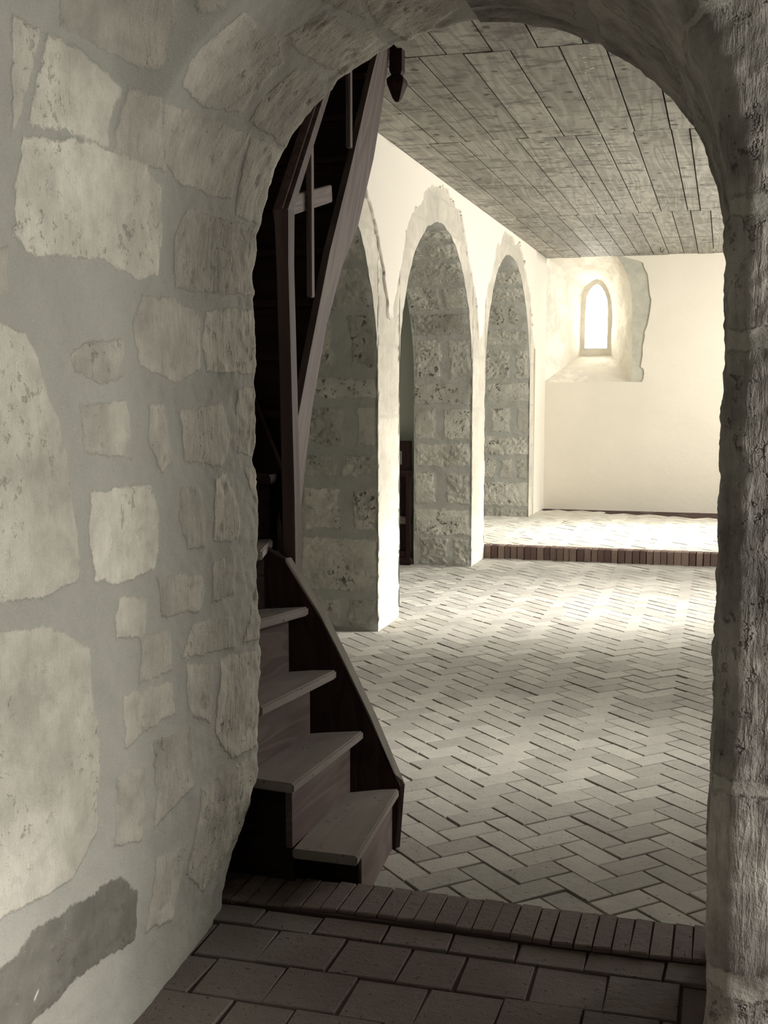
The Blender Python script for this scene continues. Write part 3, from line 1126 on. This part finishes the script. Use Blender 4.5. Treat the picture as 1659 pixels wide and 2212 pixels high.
for (jz, jx) in jag:
    vs = [bm.verts.new((jx, YE, jz)), bm.verts.new((jx, YE - .014, jz)), bm.verts.new((NAVE_X, YE - .014, jz))]
    if prev:
        for i in range(2):
            bm.faces.new((prev[i], prev[i + 1], vs[i + 1], vs[i]))
    prev = vs
a_ = [bm.verts.new(v) for v in ((-2.1, YE - .014, 0), (NAVE_X, YE - .014, 0), (NAVE_X, YE - .014, 1.642), (-1.06, YE - .014, 1.642), (-2.1, YE - .014, 1.642))]
bm.faces.new(a_)
b_ = [bm.verts.new(v) for v in ((-2.1, YE - .014, 1.642), (-1.06, YE - .014, 1.642), (-1.06, YE + .002, 1.642), (-2.1, YE + .002, 1.642))]
bm.faces.new(b_)
c_ = [bm.verts.new(v) for v in ((-1.06, YE - .014, 1.642), (-.945, YE - .014, 1.642), (-.945, YE, 1.642), (-1.06, YE, 1.642))]
bm.faces.new(c_)
struct(bm_obj('wall_end', bm, M['plaster_end']))

# ================================================================== BOARDED CEILING
HOLE = (-2.08, -1.50, 3.45, 5.50)
random.seed(19)
rowsY = [3.10, 5.60, 7.54, 10.93, 14.365]
items = []
fixed = {1: [-2.08, -1.80, -1.62, -1.44, -1.22, -1.0, -.775, -.57, -.357, -.15, .06],
         2: [-2.08, -1.86, -1.66, -1.47, -1.30, -1.06, -.93, -.775, -.58, -.354, -.245, -.04, .16],
         0: [-2.08, -1.88, -1.70, -1.50, -1.30, -1.08, -.87, -.66, -.44, -.25, -.05, .15]}
for r in range(4):
    xs = fixed.get(r, [-2.08, -1.88, -1.68, -1.50, -1.33, -1.16, -1.0, -.83, -.66, -.49, -.33, -.16, .0])
    xs = list(xs)
    while xs[-1] < NAVE_X - .1:
        xs.append(xs[-1] + random.uniform(.17, .23))
    xs[-1] = NAVE_X
    for a, b in zip(xs[:-1], xs[1:]):
        y0, y1 = rowsY[r], rowsY[r + 1]
        if r == 0 and b < HOLE[1] + .02:
            y0 = HOLE[3]
            if a < -2.07:
                pass
        items.append((a, b, y0, y1))
V, F, T_ = [], [], []
for (a, b, y0, y1) in items:
    g = .0045
    d = random.uniform(0, .008)
    k = len(V)
    z0 = 3.12 - d
    sk = random.uniform(-.008, .008)
    ring = [(a + g, y0 + .004, z0), (b - g, y0 + .004, z0), (b - g + sk * 0, y1 - .004, z0), (a + g, y1 - .004, z0)]
    V += ring + [(p[0], p[1], 3.16) for p in ring]
    F += [(k, k + 3, k + 2, k + 1), (k, k + 1, k + 5, k + 4), (k + 1, k + 2, k + 6, k + 5), (k + 2, k + 3, k + 7, k + 6), (k + 3, k, k + 4, k + 7)]
    tn = random.uniform(-1, 1)
    T_ += [tn] * 8
me = bpy.data.meshes.new('ceiling')
me.from_pydata(V, [], F)
at = me.attributes.new('tint', 'FLOAT', 'POINT')
at.data.foreach_set('value', T_)
struct(link('ceiling', me, M['ceil']))
struct(box('ceiling_cover', -1.50, NAVE_X + .1, 3.0, 15.3, 3.163, 3.22, M['dark_y']))
struct(box('ceiling_cover', -2.7, -1.50, 5.50, 15.3, 3.163, 3.22, M['dark_y']))
# boarded shaft over the stair
bm = bmesh.new()
box_bm(bm, HOLE[0] - .06, HOLE[0], 3.10, HOLE[3], 3.12, 4.4)
box_bm(bm, HOLE[1], HOLE[1] + .03, 3.10, HOLE[3], 3.125, 4.4)
box_bm(bm, HOLE[0], HOLE[1], HOLE[3], HOLE[3] + .03, 3.125, 4.4)
box_bm(bm, HOLE[0], HOLE[1], 3.07, 3.10, 3.12, 4.4)
box_bm(bm, HOLE[0] - .06, HOLE[1] + .03, 3.07, HOLE[3] + .03, 4.4, 4.45)
struct(bm_obj('wall_stair_shaft', bm, M['dark_z']))

# ================================================================== STAIRCASE
stair = bpy.data.objects.new('winder_staircase', None)
COL.objects.link(stair)
stair.location = (-1.2, 3.4, 0)
stair['label'] = 'dark wooden winder staircase with worn treads rising behind the left jamb to the ceiling'
stair['category'] = 'staircase'
bpy.context.view_layer.update()
H_ = .212
W = stair
treads = [
    [(-1.179, 3.134), (-.979, 3.131), (-1.017, 3.731), (-1.19, 3.66)],
    [(-1.60, 3.115), (-1.30, 3.112), (-1.157, 3.090), (-1.120, 3.660), (-1.30, 3.575), (-1.60, 3.40)],
    [(-1.50, 3.13), (-1.263, 3.118), (-1.197, 3.612), (-1.40, 3.545)],
    [(-1.75, 3.14), (-1.40, 3.13), (-1.280, 3.579), (-1.40, 3.60), (-1.9, 3.4)],
]
for i, pts in enumerate(treads):
    zt = H_ * (i + 1)
    prism('tread', pts, zt - .030, zt, M['tread'], W, bevel=.005)
# winders about the newel
NW = (-1.40, 3.62)
prism('tread', [(-1.385, 3.47), (-1.345, 3.34), (-1.55, 3.12), (-2.05, 3.12), (-2.05, 3.30), (-1.42, 3.62)], 5 * H_ - .03, 5 * H_, M['tread'], W, bevel=.005)
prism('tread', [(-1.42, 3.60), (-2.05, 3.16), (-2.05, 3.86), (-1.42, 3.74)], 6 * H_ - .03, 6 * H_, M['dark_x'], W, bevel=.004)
# risers below the nosings
upright('riser', (-1.005, 3.26), (-1.040, 3.74), -.005, H_ - .030, .02, M['wood_y'], W)
upright('riser', (-1.180, 3.138), (-1.163, 3.660), H_, 2 * H_ - .030, .02, M['wood_y'], W)
upright('riser', (-1.335, 3.14), (-1.275, 3.57), 2 * H_, 3 * H_ - .030, .02, M['wood_y'], W)
upright('riser', (-1.46, 3.14), (-1.335, 3.55), 3 * H_, 4 * H_ - .030, .02, M['wood_y'], W)
upright('riser', (-1.60, 3.16), (-1.37, 3.56), 4 * H_, 5 * H_ - .030, .02, M['dark_y'], W)  # upper winder risers: shade painted in by the near-black wood
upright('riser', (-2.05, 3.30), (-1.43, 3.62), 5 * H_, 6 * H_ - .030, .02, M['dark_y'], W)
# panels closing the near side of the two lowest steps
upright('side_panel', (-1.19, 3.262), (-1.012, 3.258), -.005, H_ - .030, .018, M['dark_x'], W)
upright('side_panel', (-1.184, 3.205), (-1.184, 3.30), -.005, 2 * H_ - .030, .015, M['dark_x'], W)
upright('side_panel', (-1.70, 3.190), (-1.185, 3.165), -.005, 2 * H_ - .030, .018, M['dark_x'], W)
# lower stringer: thin board on edge, stepping up along the outer ends of the treads
sd = Vector((-.855, -.52, 0)).normalized()
A0 = Vector((-1.018, 3.736, 0))
def sp(k, z):
    p = A0 + sd * k
    return (p.x, p.y, z)
plate('lower_stringer', [sp(-.005, .215), sp(.10, .46), sp(.20, .675), sp(.272, .82), sp(.385, 1.005), sp(.47, 1.06), sp(.47, .45), sp(.20, .12), sp(.12, -.005), sp(.012, -.005)], (.011, .018, 0), M['dark_x'], W, bevel=.002, axis=(-.4, -.25, .8))  # near-black colour stands for the shade on its inner face
plate('stringer_cap', [sp(-.004, .216), sp(.10, .466), sp(.20, .681), sp(.272, .826), sp(.384, 1.012), sp(.384, .995), sp(.272, .811), sp(.20, .666), sp(.10, .452), sp(.004, .205)], (.014, .0225, 0), M['cap'], W, bevel=.002, axis=(-.4, -.25, .8))

# newel post
plate('newel_post', [(-1.372, 3.575, .80), (-1.372, 3.575, .90), (-1.385, 3.56, 1.5), (-1.405, 3.60, 2.13), (-1.382, 3.73, 2.14), (-1.388, 3.70, 1.9), (-1.372, 3.66, 1.46), (-1.358, 3.655, .90), (-1.358, 3.655, .80)][::1], (-.045, -.01, 0), M['post'], W, bevel=.004, axis=(0, 0, 1)) if False else None
bm = bmesh.new()
def post_ring(z, cx_, cy_, hx, hy):
    return [bm.verts.new((cx_ + a * hx, cy_ + b * hy, z)) for a, b in ((-1, -1), (1, -1), (1, 1), (-1, 1))]
rr = [post_ring(z, x_, y_, h1, h2) for z, x_, y_, h1, h2 in ((.40, -1.345, 3.61, .022, .03), (1.2, -1.350, 3.61, .021, .03), (1.6, -1.357, 3.61, .020, .03), (1.95, -1.364, 3.61, .020, .03), (2.12, -1.366, 3.61, .024, .032))]
bm.faces.new(rr[0][::-1])
bm.faces.new(rr[-1])
for a_, b_ in zip(rr[:-1], rr[1:]):
    for i in range(4):
        bm.faces.new((a_[i], a_[(i + 1) % 4], b_[(i + 1) % 4], b_[i]))
bm_obj('newel_post', bm, M['post'], W, bevel=.003)

# upper stringer (wide board rising to the ceiling)
ud = Vector((-.13, 1.75, 0)).normalized()
def U(y, z):
    k = (y - 3.55) / 1.75
    return (-1.40 - .13 * k, y, z)
up = [U(3.66, .92), U(3.68, 1.10), U(3.79, 1.37), U(3.98, 1.63), U(4.31, 2.07), U(4.67, 2.46), U(5.04, 2.89), U(5.25, 3.12), U(5.47, 3.14), U(5.27, 2.82), U(5.09, 2.56), U(4.79, 2.23), U(4.50, 2.03), U(4.25, 1.79), U(4.04, 1.49), U(3.91, 1.21), U(3.80, .92)]
plate('upper_stringer', [(p[0] + .008, p[1], p[2]) for p in up], (-.026, -.002, 0), M['beam'], W, bevel=.004, axis=(-.07, 1.0, 1.35))
# wall-side stringer
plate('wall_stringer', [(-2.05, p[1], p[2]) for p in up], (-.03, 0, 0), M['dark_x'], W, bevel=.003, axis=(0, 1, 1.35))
# closed flight behind the stringer, its shade put into the near-black wood
n_up = 9
for k in range(n_up):
    zt = 6 * H_ + (k + 1) * .205
    if zt > 3.15:
        break
    yy = 3.90 + k * .165
    xo = -1.415 - .13 * (yy - 3.55) / 1.75
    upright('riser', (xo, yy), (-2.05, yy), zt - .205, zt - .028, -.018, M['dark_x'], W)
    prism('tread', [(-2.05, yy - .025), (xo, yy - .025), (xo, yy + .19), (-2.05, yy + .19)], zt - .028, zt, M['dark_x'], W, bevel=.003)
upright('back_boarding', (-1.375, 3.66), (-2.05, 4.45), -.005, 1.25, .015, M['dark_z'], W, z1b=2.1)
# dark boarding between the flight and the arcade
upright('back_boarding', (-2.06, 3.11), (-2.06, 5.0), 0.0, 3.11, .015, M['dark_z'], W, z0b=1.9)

def bar(name, p, q, w, h, mat, parent=None, bevel=.003, roll=0.0):
    """Square-section bar, grain along it."""
    p, q = Vector(p), Vector(q)
    X = (q - p).normalized()
    Z0 = Vector((0, 0, 1)) if abs(X.z) < .95 else Vector((0, 1, 0))
    Y = Z0.cross(X).normalized()
    Z = X.cross(Y)
    Rm = Matrix((X, Y, Z)).transposed() @ Matrix.Rotation(roll, 3, 'X')
    bm = bmesh.new()
    box_bm(bm, 0, (q - p).length, -w / 2, w / 2, -h / 2, h / 2)
    if bevel:
        bmesh.ops.bevel(bm, geom=list(bm.edges), offset=bevel, segments=2, affect='EDGES', clamp_overlap=True)
    bmesh.ops.recalc_face_normals(bm, faces=list(bm.faces))
    me = bpy.data.meshes.new(name)
    bm.to_mesh(me)
    bm.free()
    me.materials.append(mat)
    o = bpy.data.objects.new(name, me)
    COL.objects.link(o)
    mw = Matrix.Translation(p) @ Rm.to_4x4()
    if parent:
        o.parent = parent
        o.matrix_basis = parent.matrix_basis.inverted() @ mw
    else:
        o.matrix_basis = mw
    return o


bar('handrail', (-1.385, 3.62, 2.09), (-1.50, 4.85, 3.25), .050, .070, M['post'], W, bevel=.014)
bar('baluster', U(4.06, 1.88), U(4.06, 2.52), .020, .032, M['wood_x'], W)
bar('baluster', U(4.66, 2.52), U(4.66, 2.96), .020, .032, M['wood_x'], W)
bar('cross_rail', (-1.44, 3.82, 2.165), (-1.50, 4.46, 2.31), .022, .065, M['wood_x'], W)

# pendant at the corner of the stair opening
bm = bmesh.new()
secs = [(3.16, .030), (2.99, .030), (2.955, .020), (2.93, .038), (2.90, .040), (2.84, .018), (2.815, .010)]
cxp, cyp = -1.505, 5.47
rings_ = []
for zz, hw in [(3.16, .030), (3.02, .030), (3.005, .022), (2.985, .040), (2.965, .040), (2.90, .018), (2.885, .008)]:
    rings_.append([bm.verts.new((cxp + a * hw, cyp + b * hw, zz)) for a, b in ((-1, -1), (1, -1), (1, 1), (-1, 1))])
bm.faces.new(rings_[0])
bm.faces.new(rings_[-1][::-1])
for a_, b_ in zip(rings_[:-1], rings_[1:]):
    for i in range(4):
        bm.faces.new((a_[i], a_[(i + 1) % 4], b_[(i + 1) % 4], b_[i]))
bm_obj('newel_pendant', bm, M['dark_z'], W, bevel=.002)

# ================================================================== AISLE GATE
gate = bpy.data.objects.new('wooden_gate', None)
COL.objects.link(gate)
gate.location = (-2.9, 10.1, 0)
gate['label'] = 'low dark wooden gate glimpsed in the gap between the first and second arcade piers'
gate['category'] = 'gate'
bpy.context.view_layer.update()
def gp(name, x0, x1, y0, y1, z0, z1, mat, bev=.004):
    return box(name, x0, x1, y0, y1, z0, z1, mat, gate, bev)
gp('board_panel', -3.22, -2.65, 10.115, 10.14, .06, 1.10, M['dark_z'])
gp('stile', -2.69, -2.645, 10.075, 10.115, .02, .82, M['dark_z'])
gp('stile', -2.78, -2.755, 10.075, 10.115, .02, .82, M['wood_z'])
gp('stile', -3.22, -3.17, 10.075, 10.115, .02, 1.10, M['dark_z'])
gp('rail', -3.22, -2.645, 10.085, 10.115, .78, .84, M['dark_x'])
gp('rail', -3.22, -2.645, 10.085, 10.115, .36, .43, M['wood_x'])
gp('rail', -3.22, -2.645, 10.080, 10.115, .06, .12, M['dark_x'])
gp('foot', -3.24, -2.63, 10.03, 10.115, -.001, .06, M['dark_x'], .012)
gp('notice', -2.82, -2.735, 10.100, 10.114, .89, 1.01, M['panel'], .001)

# iron hook hanging from the boards near the end wall
cu = bpy.data.curves.new('ceiling_hook', 'CURVE')
cu.dimensions = '3D'
cu.bevel_depth = .004
cu.bevel_resolution = 3
spl = cu.splines.new('POLY')
hx, hy = -.72, 13.6
hp = [(0, 3.125), (0, 3.085)] + [(.016 - .016 * math.cos(a), 3.085 - .022 * math.sin(a)) for a in [k * PI / 8 for k in range(1, 9)]] + [(.033, 3.092)]
spl.points.add(len(hp) - 1)
for i, (dx, zz) in enumerate(hp):
    spl.points[i].co = (hx + dx, hy, zz, 1)
tmp = bpy.data.objects.new('ceiling_hook', cu)
COL.objects.link(tmp)
bpy.context.view_layer.update()
me = bpy.data.meshes.new_from_object(tmp.evaluated_get(bpy.context.evaluated_depsgraph_get()))
bpy.data.objects.remove(tmp)
hook = link('iron_hook', me, None)
me.materials.clear()
me.materials.append(M['iron'])
hook['label'] = 'small black iron hook hanging from the ceiling boards by the end wall'
hook['category'] = 'hook'
